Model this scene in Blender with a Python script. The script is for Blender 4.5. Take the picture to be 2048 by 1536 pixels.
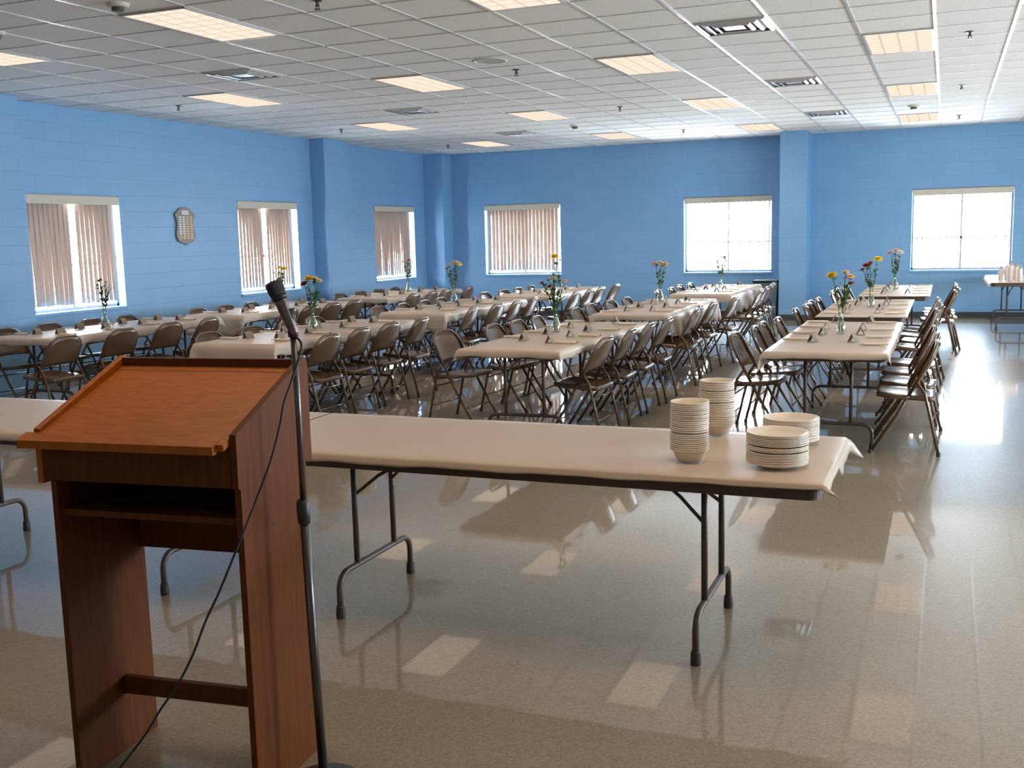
import bpy, bmesh, math, random
from mathutils import Vector, Matrix, Quaternion
random.seed(7)
S = bpy.context.scene
C = S.collection
for o in list(bpy.data.objects): bpy.data.objects.remove(o, do_unlink=True)
PI = math.pi
# ------------------------------------------------------------------ camera
F_PX = 2102.3; YAW = math.radians(22.43); PITCH = math.radians(8.04); ROLL = math.radians(-1.433)
CAM_Z = 1.6
cd = bpy.data.cameras.new('camera'); cam = bpy.data.objects.new('camera', cd); C.objects.link(cam)
S.camera = cam
cd.sensor_fit = 'HORIZONTAL'; cd.sensor_width = 36; cd.lens = F_PX / 2048 * 36; cd.clip_start = .05; cd.clip_end = 200
fw = Vector((-math.sin(YAW) * math.cos(PITCH), math.cos(YAW) * math.cos(PITCH), -math.sin(PITCH)))
rt = Vector((math.cos(YAW), math.sin(YAW), 0)); up = rt.cross(fw)
r2 = math.cos(ROLL) * rt + math.sin(ROLL) * up; u2 = -math.sin(ROLL) * rt + math.cos(ROLL) * up
M = Matrix((r2, u2, -fw)).transposed().to_4x4(); M.translation = (0, 0, CAM_Z); cam.matrix_world = M
# ------------------------------------------------------------------ world, exposure
W_STR = 42.0
LAMP_W = 6.5
w = bpy.data.worlds.new('daylight'); S.world = w; w.use_nodes = True
bg = w.node_tree.nodes['Background']; bg.inputs[0].default_value = (.74, .88, 1, 1); bg.inputs[1].default_value = W_STR
S.view_settings.view_transform = 'Standard'; S.view_settings.look = 'None'
S.view_settings.gamma = 1; S.view_settings.use_curve_mapping = False; S.view_settings.exposure = 0.70
try:
    S.cycles.use_denoising = True
    S.cycles.max_bounces = 10; S.cycles.diffuse_bounces = 8; S.cycles.transparent_max_bounces = 16
    S.cycles.caustics_reflective = False; S.cycles.caustics_refractive = False
    S.cycles.sample_clamp_indirect = 6
except Exception: pass
# ------------------------------------------------------------------ room numbers
CEIL = 3.26; XL = -9.8; XR = 6.0; YN = -4.0; YF = 19.75
G = .6096; GX = -.746; GY = 9.319
SILL = .82; HEAD = 2.22
WIN_L = [(9.22, 10.72), (13.16, 14.74), (17.27, 18.85)]
WIN_FILL = [(5.2, 6.8), (9.2, 10.8), (13.2, 14.8)]  # unseen windows, added only to bring in fill daylight
WIN_F = [(-8.66, -7.04), (-4.57, -2.94), (-.56, 1.04)]
# ------------------------------------------------------------------ materials
MATS = {}
def mat(name, col, rough=.5, metal=0, spec=.5, noise=0, scale=20, bump=0, bscale=60, coat=0, rvar=0):
    m = bpy.data.materials.new(name); m.use_nodes = True; nt = m.node_tree; b = nt.nodes['Principled BSDF']
    b.inputs['Base Color'].default_value = (*col, 1); b.inputs['Roughness'].default_value = rough
    b.inputs['Metallic'].default_value = metal; b.inputs['Specular IOR Level'].default_value = spec
    b.inputs['Coat Weight'].default_value = coat
    tc = nt.nodes.new('ShaderNodeTexCoord')
    if noise:
        n = nt.nodes.new('ShaderNodeTexNoise'); n.inputs['Scale'].default_value = scale; n.inputs['Detail'].default_value = 4
        nt.links.new(tc.outputs['Object'], n.inputs['Vector'])
        mx = nt.nodes.new('ShaderNodeMixRGB'); mx.inputs[1].default_value = (*[c * (1 - noise) for c in col], 1)
        mx.inputs[2].default_value = (*[min(1, c * (1 + noise)) for c in col], 1)
        nt.links.new(n.outputs['Fac'], mx.inputs[0]); nt.links.new(mx.outputs[0], b.inputs['Base Color'])
    if bump:
        n2 = nt.nodes.new('ShaderNodeTexNoise'); n2.inputs['Scale'].default_value = bscale
        nt.links.new(tc.outputs['Object'], n2.inputs['Vector'])
        bp = nt.nodes.new('ShaderNodeBump'); bp.inputs['Strength'].default_value = bump; bp.inputs['Distance'].default_value = .01
        nt.links.new(n2.outputs['Fac'], bp.inputs['Height']); nt.links.new(bp.outputs[0], b.inputs['Normal'])
    MATS[name] = m
    return m
def wallmat():
    m = mat('blue_block_paint', (.20, .40, .68), .42); nt = m.node_tree; b = nt.nodes['Principled BSDF']
    ge = nt.nodes.new('ShaderNodeNewGeometry'); sp = nt.nodes.new('ShaderNodeSeparateXYZ'); nt.links.new(ge.outputs['Position'], sp.inputs[0])
    ad = nt.nodes.new('ShaderNodeMath'); ad.operation = 'ADD'; nt.links.new(sp.outputs[0], ad.inputs[0]); nt.links.new(sp.outputs[1], ad.inputs[1])
    cb = nt.nodes.new('ShaderNodeCombineXYZ'); nt.links.new(ad.outputs[0], cb.inputs[0]); nt.links.new(sp.outputs[2], cb.inputs[1])
    br = nt.nodes.new('ShaderNodeTexBrick'); nt.links.new(cb.outputs[0], br.inputs['Vector'])
    br.inputs['Scale'].default_value = 1; br.inputs['Brick Width'].default_value = .4064; br.inputs['Row Height'].default_value = .2032
    br.inputs['Mortar Size'].default_value = .006; br.inputs['Mortar Smooth'].default_value = .6
    br.inputs['Color1'].default_value = (.20, .395, .64, 1); br.inputs['Color2'].default_value = (.19, .38, .62, 1); br.inputs['Mortar'].default_value = (.175, .36, .595, 1)
    nt.links.new(br.outputs['Color'], b.inputs['Base Color'])
    no = nt.nodes.new('ShaderNodeTexNoise'); no.inputs['Scale'].default_value = 90; nt.links.new(ge.outputs['Position'], no.inputs['Vector'])
    mm = nt.nodes.new('ShaderNodeMath'); mm.operation = 'MULTIPLY_ADD'; nt.links.new(no.outputs['Fac'], mm.inputs[0]); mm.inputs[1].default_value = .25
    iv = nt.nodes.new('ShaderNodeMath'); iv.operation = 'SUBTRACT'; iv.inputs[0].default_value = 1; nt.links.new(br.outputs['Fac'], iv.inputs[1])
    nt.links.new(iv.outputs[0], mm.inputs[2])
    bp = nt.nodes.new('ShaderNodeBump'); bp.inputs['Strength'].default_value = .35; bp.inputs['Distance'].default_value = .006
    nt.links.new(mm.outputs[0], bp.inputs['Height']); nt.links.new(bp.outputs[0], b.inputs['Normal'])
    return m
def gridfac(nt, pos, size, ox, oy, wd):
    """1 on the lines of a square grid, 0 between"""
    outs = []
    sp = nt.nodes.new('ShaderNodeSeparateXYZ'); nt.links.new(pos, sp.inputs[0])
    for ax, off in ((0, ox), (1, oy)):
        a = nt.nodes.new('ShaderNodeMath'); a.operation = 'SUBTRACT'; nt.links.new(sp.outputs[ax], a.inputs[0]); a.inputs[1].default_value = off
        p = nt.nodes.new('ShaderNodeMath'); p.operation = 'PINGPONG'; nt.links.new(a.outputs[0], p.inputs[0]); p.inputs[1].default_value = size / 2
        l = nt.nodes.new('ShaderNodeMath'); l.operation = 'LESS_THAN'; nt.links.new(p.outputs[0], l.inputs[0]); l.inputs[1].default_value = wd
        outs.append(l)
    mx = nt.nodes.new('ShaderNodeMath'); mx.operation = 'MAXIMUM'; nt.links.new(outs[0].outputs[0], mx.inputs[0]); nt.links.new(outs[1].outputs[0], mx.inputs[1])
    return mx.outputs[0]
def floormat():
    m = mat('polished_floor_tile', (.46, .40, .31), .3, spec=.2, coat=1)
    m.node_tree.nodes['Principled BSDF'].inputs['Coat Roughness'].default_value = .032
    nt = m.node_tree; b = nt.nodes['Principled BSDF']
    ge = nt.nodes.new('ShaderNodeNewGeometry'); pos = ge.outputs['Position']
    ck = nt.nodes.new('ShaderNodeTexVoronoi'); ck.inputs['Scale'].default_value = 120; nt.links.new(pos, ck.inputs['Vector'])
    cr = nt.nodes.new('ShaderNodeValToRGB'); cr.color_ramp.elements[0].color = (.25, .205, .145, 1); cr.color_ramp.elements[1].color = (.37, .315, .23, 1)
    nt.links.new(ck.outputs['Color'], cr.inputs[0])
    n = nt.nodes.new('ShaderNodeTexNoise'); n.inputs['Scale'].default_value = 1.3; nt.links.new(pos, n.inputs['Vector'])
    mx = nt.nodes.new('ShaderNodeMixRGB'); mx.blend_type = 'MULTIPLY'; mx.inputs[0].default_value = .25
    nt.links.new(cr.outputs[0], mx.inputs[1]); nt.links.new(n.outputs['Fac'], mx.inputs[2])
    gf = gridfac(nt, pos, .3048, .05, .02, .0012)
    m2 = nt.nodes.new('ShaderNodeMixRGB'); m2.inputs[2].default_value = (.25, .21, .16, 1)
    mu = nt.nodes.new('ShaderNodeMath'); mu.operation = 'MULTIPLY'; nt.links.new(gf, mu.inputs[0]); mu.inputs[1].default_value = .45
    nt.links.new(mu.outputs[0], m2.inputs[0]); nt.links.new(mx.outputs[0], m2.inputs[1]); nt.links.new(m2.outputs[0], b.inputs['Base Color'])
    n3 = nt.nodes.new('ShaderNodeTexNoise'); n3.inputs['Scale'].default_value = 2.2; nt.links.new(pos, n3.inputs['Vector'])
    mr = nt.nodes.new('ShaderNodeMapRange'); mr.inputs['To Min'].default_value = .34; mr.inputs['To Max'].default_value = .42
    nt.links.new(n3.outputs['Fac'], mr.inputs['Value']); nt.links.new(mr.outputs[0], b.inputs['Roughness'])
    return m
def ceilmat():
    m = mat('ceiling_tile', (.62, .60, .57), .85, spec=.2); nt = m.node_tree; b = nt.nodes['Principled BSDF']
    ge = nt.nodes.new('ShaderNodeNewGeometry'); pos = ge.outputs['Position']
    n = nt.nodes.new('ShaderNodeTexNoise'); n.inputs['Scale'].default_value = 70; n.inputs['Detail'].default_value = 5; nt.links.new(pos, n.inputs['Vector'])
    cr = nt.nodes.new('ShaderNodeValToRGB'); cr.color_ramp.elements[0].position = .35; cr.color_ramp.elements[0].color = (.78, .76, .73, 1); cr.color_ramp.elements[1].position = .5; cr.color_ramp.elements[1].color = (.88, .865, .84, 1)
    nt.links.new(n.outputs['Fac'], cr.inputs[0])
    nt.links.new(cr.outputs[0], b.inputs['Base Color'])
    return m
def woodmat(name, c1, c2, rough, axis_scale=(1, 1, 14)):
    m = mat(name, c1, rough, spec=.2); nt = m.node_tree; b = nt.nodes['Principled BSDF']
    tc = nt.nodes.new('ShaderNodeTexCoord'); mp = nt.nodes.new('ShaderNodeMapping'); mp.inputs['Scale'].default_value = axis_scale
    nt.links.new(tc.outputs['Object'], mp.inputs[0])
    n = nt.nodes.new('ShaderNodeTexNoise'); n.inputs['Scale'].default_value = 6; n.inputs['Detail'].default_value = 6; nt.links.new(mp.outputs[0], n.inputs['Vector'])
    cr = nt.nodes.new('ShaderNodeValToRGB'); cr.color_ramp.elements[0].position = .3; cr.color_ramp.elements[0].color = (*c1, 1)
    cr.color_ramp.elements[1].position = .7; cr.color_ramp.elements[1].color = (*c2, 1)
    nt.links.new(n.outputs['Fac'], cr.inputs[0]); nt.links.new(cr.outputs[0], b.inputs['Base Color'])
    return m
def emitmat(name, col, strength):
    m = bpy.data.materials.new(name); m.use_nodes = True; nt = m.node_tree; nt.nodes.clear()
    e = nt.nodes.new('ShaderNodeEmission'); o = nt.nodes.new('ShaderNodeOutputMaterial'); nt.links.new(e.outputs[0], o.inputs[0])
    e.inputs[1].default_value = strength
    # prismatic panel: soft squares a little brighter in the middle, the tubes behind showing through
    tc = nt.nodes.new('ShaderNodeTexCoord'); sp = nt.nodes.new('ShaderNodeSeparateXYZ'); nt.links.new(tc.outputs['Object'], sp.inputs[0])
    v = []
    for ax, s in ((0, .15), (1, .15)):
        p = nt.nodes.new('ShaderNodeMath'); p.operation = 'PINGPONG'; nt.links.new(sp.outputs[ax], p.inputs[0]); p.inputs[1].default_value = s / 2
        q = nt.nodes.new('ShaderNodeMath'); q.operation = 'GREATER_THAN'; nt.links.new(p.outputs[0], q.inputs[0]); q.inputs[1].default_value = .010
        v.append(q)
    mm = nt.nodes.new('ShaderNodeMath'); mm.operation = 'MULTIPLY'; nt.links.new(v[0].outputs[0], mm.inputs[0]); nt.links.new(v[1].outputs[0], mm.inputs[1])
    cr = nt.nodes.new('ShaderNodeMixRGB'); cr.inputs[1].default_value = (*[c * .74 for c in col], 1); cr.inputs[2].default_value = (*col, 1)
    nt.links.new(mm.outputs[0], cr.inputs[0]); nt.links.new(cr.outputs[0], e.inputs[0])
    return m
def blindmat(name, col, t):
    m = bpy.data.materials.new(name); m.use_nodes = True; nt = m.node_tree; nt.nodes.clear()
    o = nt.nodes.new('ShaderNodeOutputMaterial'); mx = nt.nodes.new('ShaderNodeMixShader'); mx.inputs[0].default_value = t
    d = nt.nodes.new('ShaderNodeBsdfDiffuse'); tr = nt.nodes.new('ShaderNodeBsdfTranslucent')
    d.inputs[0].default_value = (*col, 1); tr.inputs[0].default_value = (1, .74, .63, 1)
    nt.links.new(d.outputs[0], mx.inputs[1]); nt.links.new(tr.outputs[0], mx.inputs[2]); nt.links.new(mx.outputs[0], o.inputs[0])
    return m
def glassmat():
    m = bpy.data.materials.new('window_glass'); m.use_nodes = True; nt = m.node_tree; nt.nodes.clear()
    o = nt.nodes.new('ShaderNodeOutputMaterial'); mx = nt.nodes.new('ShaderNodeMixShader'); mx.inputs[0].default_value = .06
    d = nt.nodes.new('ShaderNodeBsdfTransparent'); g = nt.nodes.new('ShaderNodeBsdfGlossy'); g.inputs['Roughness'].default_value = .02
    nt.links.new(d.outputs[0], mx.inputs[1]); nt.links.new(g.outputs[0], mx.inputs[2]); nt.links.new(mx.outputs[0], o.inputs[0])
    return m
def vaseglass():
    m = bpy.data.materials.new('clear_vase_glass'); m.use_nodes = True; nt = m.node_tree; nt.nodes.clear()
    o = nt.nodes.new('ShaderNodeOutputMaterial'); mx = nt.nodes.new('ShaderNodeMixShader')
    lw = nt.nodes.new('ShaderNodeLayerWeight'); lw.inputs[0].default_value = .35
    mr = nt.nodes.new('ShaderNodeMapRange'); mr.inputs['To Min'].default_value = .08; mr.inputs['To Max'].default_value = .75
    nt.links.new(lw.outputs['Facing'], mr.inputs['Value']); nt.links.new(mr.outputs[0], mx.inputs[0])
    d = nt.nodes.new('ShaderNodeBsdfTransparent'); d.inputs[0].default_value = (.93, .97, .93, 1)
    g = nt.nodes.new('ShaderNodeBsdfGlossy'); g.inputs['Roughness'].default_value = .05
    nt.links.new(d.outputs[0], mx.inputs[1]); nt.links.new(g.outputs[0], mx.inputs[2]); nt.links.new(mx.outputs[0], o.inputs[0])
    return m
WALL = wallmat(); FLOOR = floormat(); CEILM = ceilmat(); GLASS = glassmat(); VGLASS = vaseglass()
TBAR = mat('ceiling_grid_metal', (.58, .57, .54), .3, spec=.5)
CREAM = mat('cream_bounce_paint', (.78, .74, .66), .6)  # unseen walls made pale to bounce fill light into the room
BASE = mat('dark_rubber_base', (.035, .045, .045), .6)
FRAME = mat('window_frame_metal', (.25, .25, .27), .4, metal=.6)
BLIND = blindmat('cream_blind_vinyl', (.58, .45, .38), .015)
BLINDO = blindmat('daylit_blind_vinyl', (.8, .77, .72), .25)  # same slats made paler: daylight glare put into the colour
VAL = mat('cream_valance', (.62, .56, .46), .6)
LAMP = emitmat('lamp_lens', (1, .80, .64), .68)
TRIM = mat('lamp_trim', (.5, .49, .46), .4)
SLOT = mat('vent_shadow_metal', (.05, .05, .055), .5)
VENT = mat('vent_enamel', (.62, .62, .62), .25, metal=.3)
BRN = mat('brown_chair_enamel', (.105, .062, .036), .25, spec=.6, metal=.15, noise=.12, scale=9)
BRNP = mat('brown_chair_panel', (.12, .072, .042), .22, spec=.65, metal=.15, noise=.1, scale=7)
RUB = mat('dark_rubber', (.035, .03, .028), .6)
TLEG = mat('table_leg_enamel', (.075, .055, .042), .4, noise=.1)
TAPR = mat('table_edge_brown', (.085, .055, .038), .5, noise=.12)
CLOTH = mat('white_plastic_cloth', (.52, .43, .345), .42, spec=.35, bump=.12, bscale=14)
FOAM = mat('white_foam', (.74, .66, .57), .38, spec=.4)
FOAMP = mat('white_foam_plate', (.74, .66, .57), .3, spec=.45)
CARD = mat('tan_card', (.19, .15, .10), .8, noise=.25, scale=60)
NAP = mat('cream_napkin', (.74, .62, .48), .8, noise=.05, scale=30)
LWT = woodmat('lectern_lit_wood', (.36, .092, .009), (.46, .135, .017), .42, (3, 14, 1))  # lit tone of the lectern wood, for the upper parts
LWS = woodmat('lectern_shaded_wood', (.095, .023, .002), (.14, .036, .004), .6, (10, 10, 1))  # same wood darkened: shade on sides and front put into the colour
BLK = mat('black_rubber_cable', (.012, .012, .012), .55)
STAND = mat('dark_chrome', (.14, .125, .12), .3, metal=.9)
STANDB = mat('black_cast_iron', (.03, .028, .028), .45)
MICB = mat('microphone_body', (.20, .15, .15), .3, metal=.8)
MESHM = mat('microphone_grille', (.06, .06, .06), .5, metal=.5, bump=.8, bscale=900)
BINM = mat('slate_bin_plastic', (.075, .13, .165), .45)
BINL = mat('dark_bin_lid', (.02, .03, .035), .8, spec=.1)
SHW = mat('plaque_wood', (.20, .15, .12), .4, noise=.2, scale=14)
BRASS = mat('brass_plate', (.50, .36, .20), .5, metal=.6)
BRASS2 = mat('silver_plate', (.50, .48, .45), .5, metal=.6)
STEM = mat('green_stem', (.10, .19, .045), .5)
LEAF = mat('green_leaf', (.055, .12, .03), .5, noise=.3, scale=30)
DSTEM = LEAF
FC = {'yellow': mat('yellow_petal', (.82, .62, .01), .6), 'pale yellow': mat('pale_yellow_petal', (.84, .70, .34), .6), 'red': mat('red_petal', (.42, .03, .045), .6),
      'rust': mat('rust_petal', (.42, .12, .06), .6), 'peach': mat('peach_petal', (.84, .58, .38), .6), 'white': mat('white_petal', (.82, .74, .68), .6), 'pink': mat('pink_petal', (.72, .42, .42), .6)}
FCEN = mat('flower_centre', (.30, .20, .02), .7)
SLEEVE = mat('cup_sleeve_plastic', (.74, .62, .55), .35); CUPD = mat('cup_sleeve_twist', (.42, .32, .25), .5)
DETM = mat('detector_plastic', (.62, .58, .50), .5); DETD = mat('detector_vent', (.10, .085, .07), .5)
SPRK = mat('sprinkler_bronze', (.10, .08, .06), .4, metal=.6)
SPKR = mat('speaker_grille', (.50, .48, .45), .5, bump=.5, bscale=500)
# ------------------------------------------------------------------ mesh helpers
class MB:
    def __init__(s): s.b = bmesh.new(); s.mi = 0
    def face(s, vs):
        try: f = s.b.faces.new(vs); f.material_index = s.mi; return f
        except ValueError: return None
    def box(s, x0, y0, z0, x1, y1, z1, mat4=None):
        c = [(x0, y0, z0), (x1, y0, z0), (x1, y1, z0), (x0, y1, z0), (x0, y0, z1), (x1, y0, z1), (x1, y1, z1), (x0, y1, z1)]
        v = [s.b.verts.new(mat4 @ Vector(p) if mat4 else p) for p in c]
        for f in ((3, 2, 1, 0), (4, 5, 6, 7), (0, 1, 5, 4), (1, 2, 6, 5), (2, 3, 7, 6), (3, 0, 4, 7)): s.face([v[i] for i in f])
        return s
    def prism(s, pts, ext, fn):
        """polygon pts in (a,b); fn(a,b,e) -> xyz for e in ext"""
        A = [s.b.verts.new(fn(a, b, ext[0])) for a, b in pts]; B = [s.b.verts.new(fn(a, b, ext[1])) for a, b in pts]
        n = len(pts); s.face(A[::-1]); s.face(B)
        for i in range(n): s.face([A[i], A[(i + 1) % n], B[(i + 1) % n], B[i]])
        return s
    def tube(s, pts, r, n=8, cap=True):
        pts = [Vector(p) for p in pts]; rs = r if isinstance(r, (list, tuple)) else [r] * len(pts)
        t = (pts[1] - pts[0]).normalized(); a = Vector((0, 0, 1)) if abs(t.z) < .9 else Vector((1, 0, 0)); nrm = (a - t * a.dot(t)).normalized(); rings = []
        for i, p in enumerate(pts):
            if i == 0: tt = (pts[1] - p)
            elif i == len(pts) - 1: tt = (p - pts[-2])
            else: tt = (pts[i + 1] - p).normalized() + (p - pts[i - 1]).normalized()
            tt.normalize(); nrm = (nrm - tt * nrm.dot(tt)).normalized(); bn = tt.cross(nrm)
            rings.append([s.b.verts.new(p + rs[i] * (math.cos(2 * PI * k / n) * nrm + math.sin(2 * PI * k / n) * bn)) for k in range(n)])
        for A, B in zip(rings, rings[1:]):
            for k in range(n): s.face([A[k], A[(k + 1) % n], B[(k + 1) % n], B[k]])
        if cap: s.face(rings[0][::-1]); s.face(rings[-1])
        return s
    def lathe(s, prof, n=24, o=(0, 0, 0), m4=None):
        o = Vector(o); rings = []
        for r, z in prof:
            ring = []
            for k in range(n):
                p = Vector((r * math.cos(2 * PI * k / n), r * math.sin(2 * PI * k / n), z)) if r > 1e-6 else Vector((0, 0, z))
                if m4: p = m4 @ p
                ring.append(s.b.verts.new(p + o))
                if r <= 1e-6: break
            rings.append(ring)
        for A, B in zip(rings, rings[1:]):
            if len(A) == 1 and len(B) == 1: continue
            for k in range(n):
                k2 = (k + 1) % n
                if len(A) == 1: s.face([A[0], B[k2], B[k]])
                elif len(B) == 1: s.face([A[k], A[k2], B[0]])
                else: s.face([A[k], A[k2], B[k2], B[k]])
        return s
    def grid(s, fn, nu, nv):
        V = [[s.b.verts.new(fn(i / nu, j / nv)) for j in range(nv + 1)] for i in range(nu + 1)]
        for i in range(nu):
            for j in range(nv): s.face([V[i][j], V[i + 1][j], V[i + 1][j + 1], V[i][j + 1]])
        return s
    def build(s, name, m, parent=None, smooth=False, bevel=0, solid=0, loc=None):
        bmesh.ops.recalc_face_normals(s.b, faces=s.b.faces)
        me = bpy.data.meshes.new(name); s.b.to_mesh(me); s.b.free()
        for mm in (m if isinstance(m, (list, tuple)) else [m]): me.materials.append(mm)
        if smooth:
            for p in me.polygons: p.use_smooth = True
        o = bpy.data.objects.new(name, me); C.objects.link(o)
        if parent: o.parent = parent
        if loc: o.location = loc
        if solid: d = o.modifiers.new('solid', 'SOLIDIFY'); d.thickness = solid
        if bevel: d = o.modifiers.new('bevel', 'BEVEL'); d.width = bevel; d.segments = 2; d.limit_method = 'ANGLE'
        return o
def tag(o, label=None, cat=None, group=None, kind=None):
    if label: o['label'] = label
    if cat: o['category'] = cat
    if group: o['group'] = group
    if kind: o['kind'] = kind
    return o
def empty(name, loc=(0, 0, 0), rz=0, **k):
    o = bpy.data.objects.new(name, None); C.objects.link(o); o.location = loc; o.rotation_euler = (0, 0, rz); o.empty_display_size = .1
    return tag(o, **k) if k else o
KIDS = {}
def copy_tree(root, loc, rz=0, label=None, group=None, rot=None):
    if root.name not in KIDS:
        def rec(o): return (o, [rec(c) for c in o.children])
        KIDS[root.name] = rec(root)
    def mk(node, parent):
        o, ch = node; c = o.copy(); C.objects.link(c)
        if parent: c.parent = parent
        for k in ch: mk(k, c)
        return c
    r = mk(KIDS[root.name], None); r.location = loc; r.rotation_euler = rot or (0, 0, rz)
    if label: r['label'] = label
    if group: r['group'] = group
    return r
class Proto:
    """the first placing moves the built thing itself, later ones copy it with its parts"""
    def __init__(s, root): s.r = root; s.used = False
    def put(s, loc, rz=0, label=None, group=None, rot=None):
        if s.r.name not in KIDS: 
            def rec(o): return (o, [rec(c) for c in o.children])
            KIDS[s.r.name] = rec(s.r)
        if not s.used:
            s.used = True; s.r.location = loc; s.r.rotation_euler = rot or (0, 0, rz)
            if label: s.r['label'] = label
            if group: s.r['group'] = group
            return s.r
        return copy_tree(s.r, loc, rz, label, group, rot)
def struct(o, label=None): o['kind'] = 'structure'; return tag(o, label=label)
ORD = ['first', 'second', 'third', 'fourth', 'fifth', 'sixth', 'seventh', 'eighth', 'ninth', 'tenth', 'eleventh', 'twelfth', 'thirteenth', 'fourteenth', 'fifteenth', 'sixteenth', 'seventeenth', 'eighteenth', 'nineteenth', 'twentieth', 'twenty-first', 'twenty-second', 'twenty-third', 'twenty-fourth', 'twenty-fifth', 'twenty-sixth', 'twenty-seventh', 'twenty-eighth', 'twenty-ninth', 'thirtieth']
# ------------------------------------------------------------------ room shell
struct(MB().box(XL - .3, YN - .3, -.1, XR + .3, YF + .3, 0).build('floor', FLOOR), 'polished beige vinyl tile floor')
struct(MB().box(XL - .3, YN - .3, CEIL, XR + .3, YF + .3, CEIL + .1).build('ceiling', CEILM), 'suspended ceiling of square tiles')
# the metal grid of the ceiling
tb = MB(); x = GX - 15 * G
while x < XR:
    if x > XL: tb.box(x - .012, YN, CEIL - .006, x + .012, YF, CEIL + .002)
    x += G
struct(tb.build('trim_1', TBAR), 'thin metal grid bars running down the ceiling')
tb = MB(); y = GY - 22 * G
while y < YF:
    if y > YN: tb.box(XL, y - .010, CEIL - .0045, XR, y + .010, CEIL + .002)
    y += G
TBX = mat('ceiling_cross_bar', (.60, .58, .55), .5)
struct(tb.build('trim_2', TBX), 'thin metal grid bars running across the ceiling')
def wall_with_holes(name, axis, at, a0, a1, holes, thick, label):
    """wall plane at `at` on axis ('x' or 'y'), spanning a0..a1 with window holes, thickness outward"""
    m = MB(); cuts = sorted({a0, a1, *[h for hh in holes for h in hh]}); zs = [0, SILL, HEAD, CEIL]
    for i in range(len(cuts) - 1):
        for k in range(3):
            A, B = cuts[i], cuts[i + 1]
            if k == 1 and any(h[0] <= A + 1e-4 and B - 1e-4 <= h[1] for h in holes): continue
            if axis == 'x': m.box(at - thick, A, zs[k], at, B, zs[k + 1])
            elif axis == 'X': m.box(at, A, zs[k], at + thick, B, zs[k + 1])
            else: m.box(A, at, zs[k], B, at + thick, zs[k + 1])
    bmesh.ops.remove_doubles(m.b, verts=m.b.verts, dist=1e-4)
    seen = {}
    for f in list(m.b.faces): seen.setdefault(tuple(round(c, 3) for c in f.calc_center_median()), []).append(f)
    bmesh.ops.delete(m.b, geom=[f for l in seen.values() if len(l) > 1 for f in l], context='FACES')
    return struct(m.build(name, CREAM if axis == 'X' else WALL), label)
wall_with_holes('wall_left', 'x', XL, YN, YF + .25, WIN_L, .22, 'pale blue painted block wall on the left')
wall_with_holes('wall_far', 'y', YF, XL - .22, XR + .22, WIN_F, .22, 'pale blue painted block wall at the far end')
wall_with_holes('wall_right', 'X', XR, YN, YF + .25, WIN_FILL, .22, 'cream wall on the right, out of frame, with added fill windows')
struct(MB().box(XL - .22, YN - .22, 0, XR + .22, YN, CEIL).build('wall_back', CREAM), 'cream wall behind the camera')
struct(MB().box(XL, YF - .012, 0, XR, YF, .1).build('baseboard_far', BASE), 'dark rubber baseboard along the far wall')
struct(MB().box(XL, YN, 0, XL + .012, YF, .1).build('baseboard_left', BASE), 'dark rubber baseboard along the left wall')
# pilasters (engaged piers of the block wall)
def pilaster(n, x0, y0, x1, y1, lab):
    m = MB().box(x0, y0, 0, x1, y1, CEIL); struct(m.build('trim_%d' % n, WALL, bevel=.006), lab)
pilaster(3, XL, 8.15, XL + .3, 8.96, 'blue block pier at the left edge of the wall')
pilaster(4, XL, 15.2, XL + .28, 15.98, 'blue block pier between the second and third windows')
pilaster(5, XL, YF - .42, XL + .42, YF, 'blue block pier in the far left corner')
pilaster(6, -2.70, YF - .8, -2.25, YF, 'blue block column between the two bright far windows')
struct(MB().box(-2.712, YF - .812, 0, -2.238, YF, .1).build('baseboard_pier', BASE), 'dark rubber base round the column')
JNT = mat('wall_joint_sealant', (.045, .11, .2), .6)
struct(MB().box(XL - .001, 16.10, .1, XL + .0015, 16.115, CEIL).build('trim_7', JNT), 'dark vertical joint in the left wall beside the pier')
struct(MB().box(XL - .001, 9.06, .1, XL + .0015, 9.075, CEIL).build('trim_8', JNT), 'dark vertical joint beside the first window')
# windows
WN = 0
def window(axis, a0, a1, muntin=None):
    """frame, glass and sill set in the opening"""
    global WN; WN += 1; c = (a0 + a1) / 2; w = (a1 - a0) / 2
    root = empty('window_%d' % WN, {'x': (XL, c, SILL), 'y': (c, YF, SILL), 'X': (XR, c, SILL)}[axis], {'x': PI / 2, 'y': 0, 'X': -PI / 2}[axis]); struct(root)
    H = HEAD - SILL; y = .15     # local: x along wall, +y outward, z up
    f = MB()
    for s in (-1, 1): f.box(s * w - (.035 if s > 0 else 0), y - .03, 0, s * w + (0 if s > 0 else .035), y + .03, H)
    f.box(-w, y - .03, 0, w, y + .03, .04); f.box(-w, y - .03, H - .04, w, y + .03, H); f.box(-.018, y - .02, .04, .018, y + .02, H - .04)
    f.box(-w, y - .02, .56 - .016, w, y + .02, .56 + .016)
    f.build('window_frame', FRAME, root)
    MB().box(-w + .02, y - .003, .02, w - .02, y + .003, H - .02).build('pane', GLASS, root)
    MB().box(-w - .02, -.03, -.035, w + .02, .13, .004).build('window_sill', WALL, root, bevel=.006)
    return root
for a in WIN_L: window('x', *a)
for a in WIN_F: window('y', *a)
for a in WIN_FILL: window('X', *a)  # added out of frame for fill light
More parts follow.
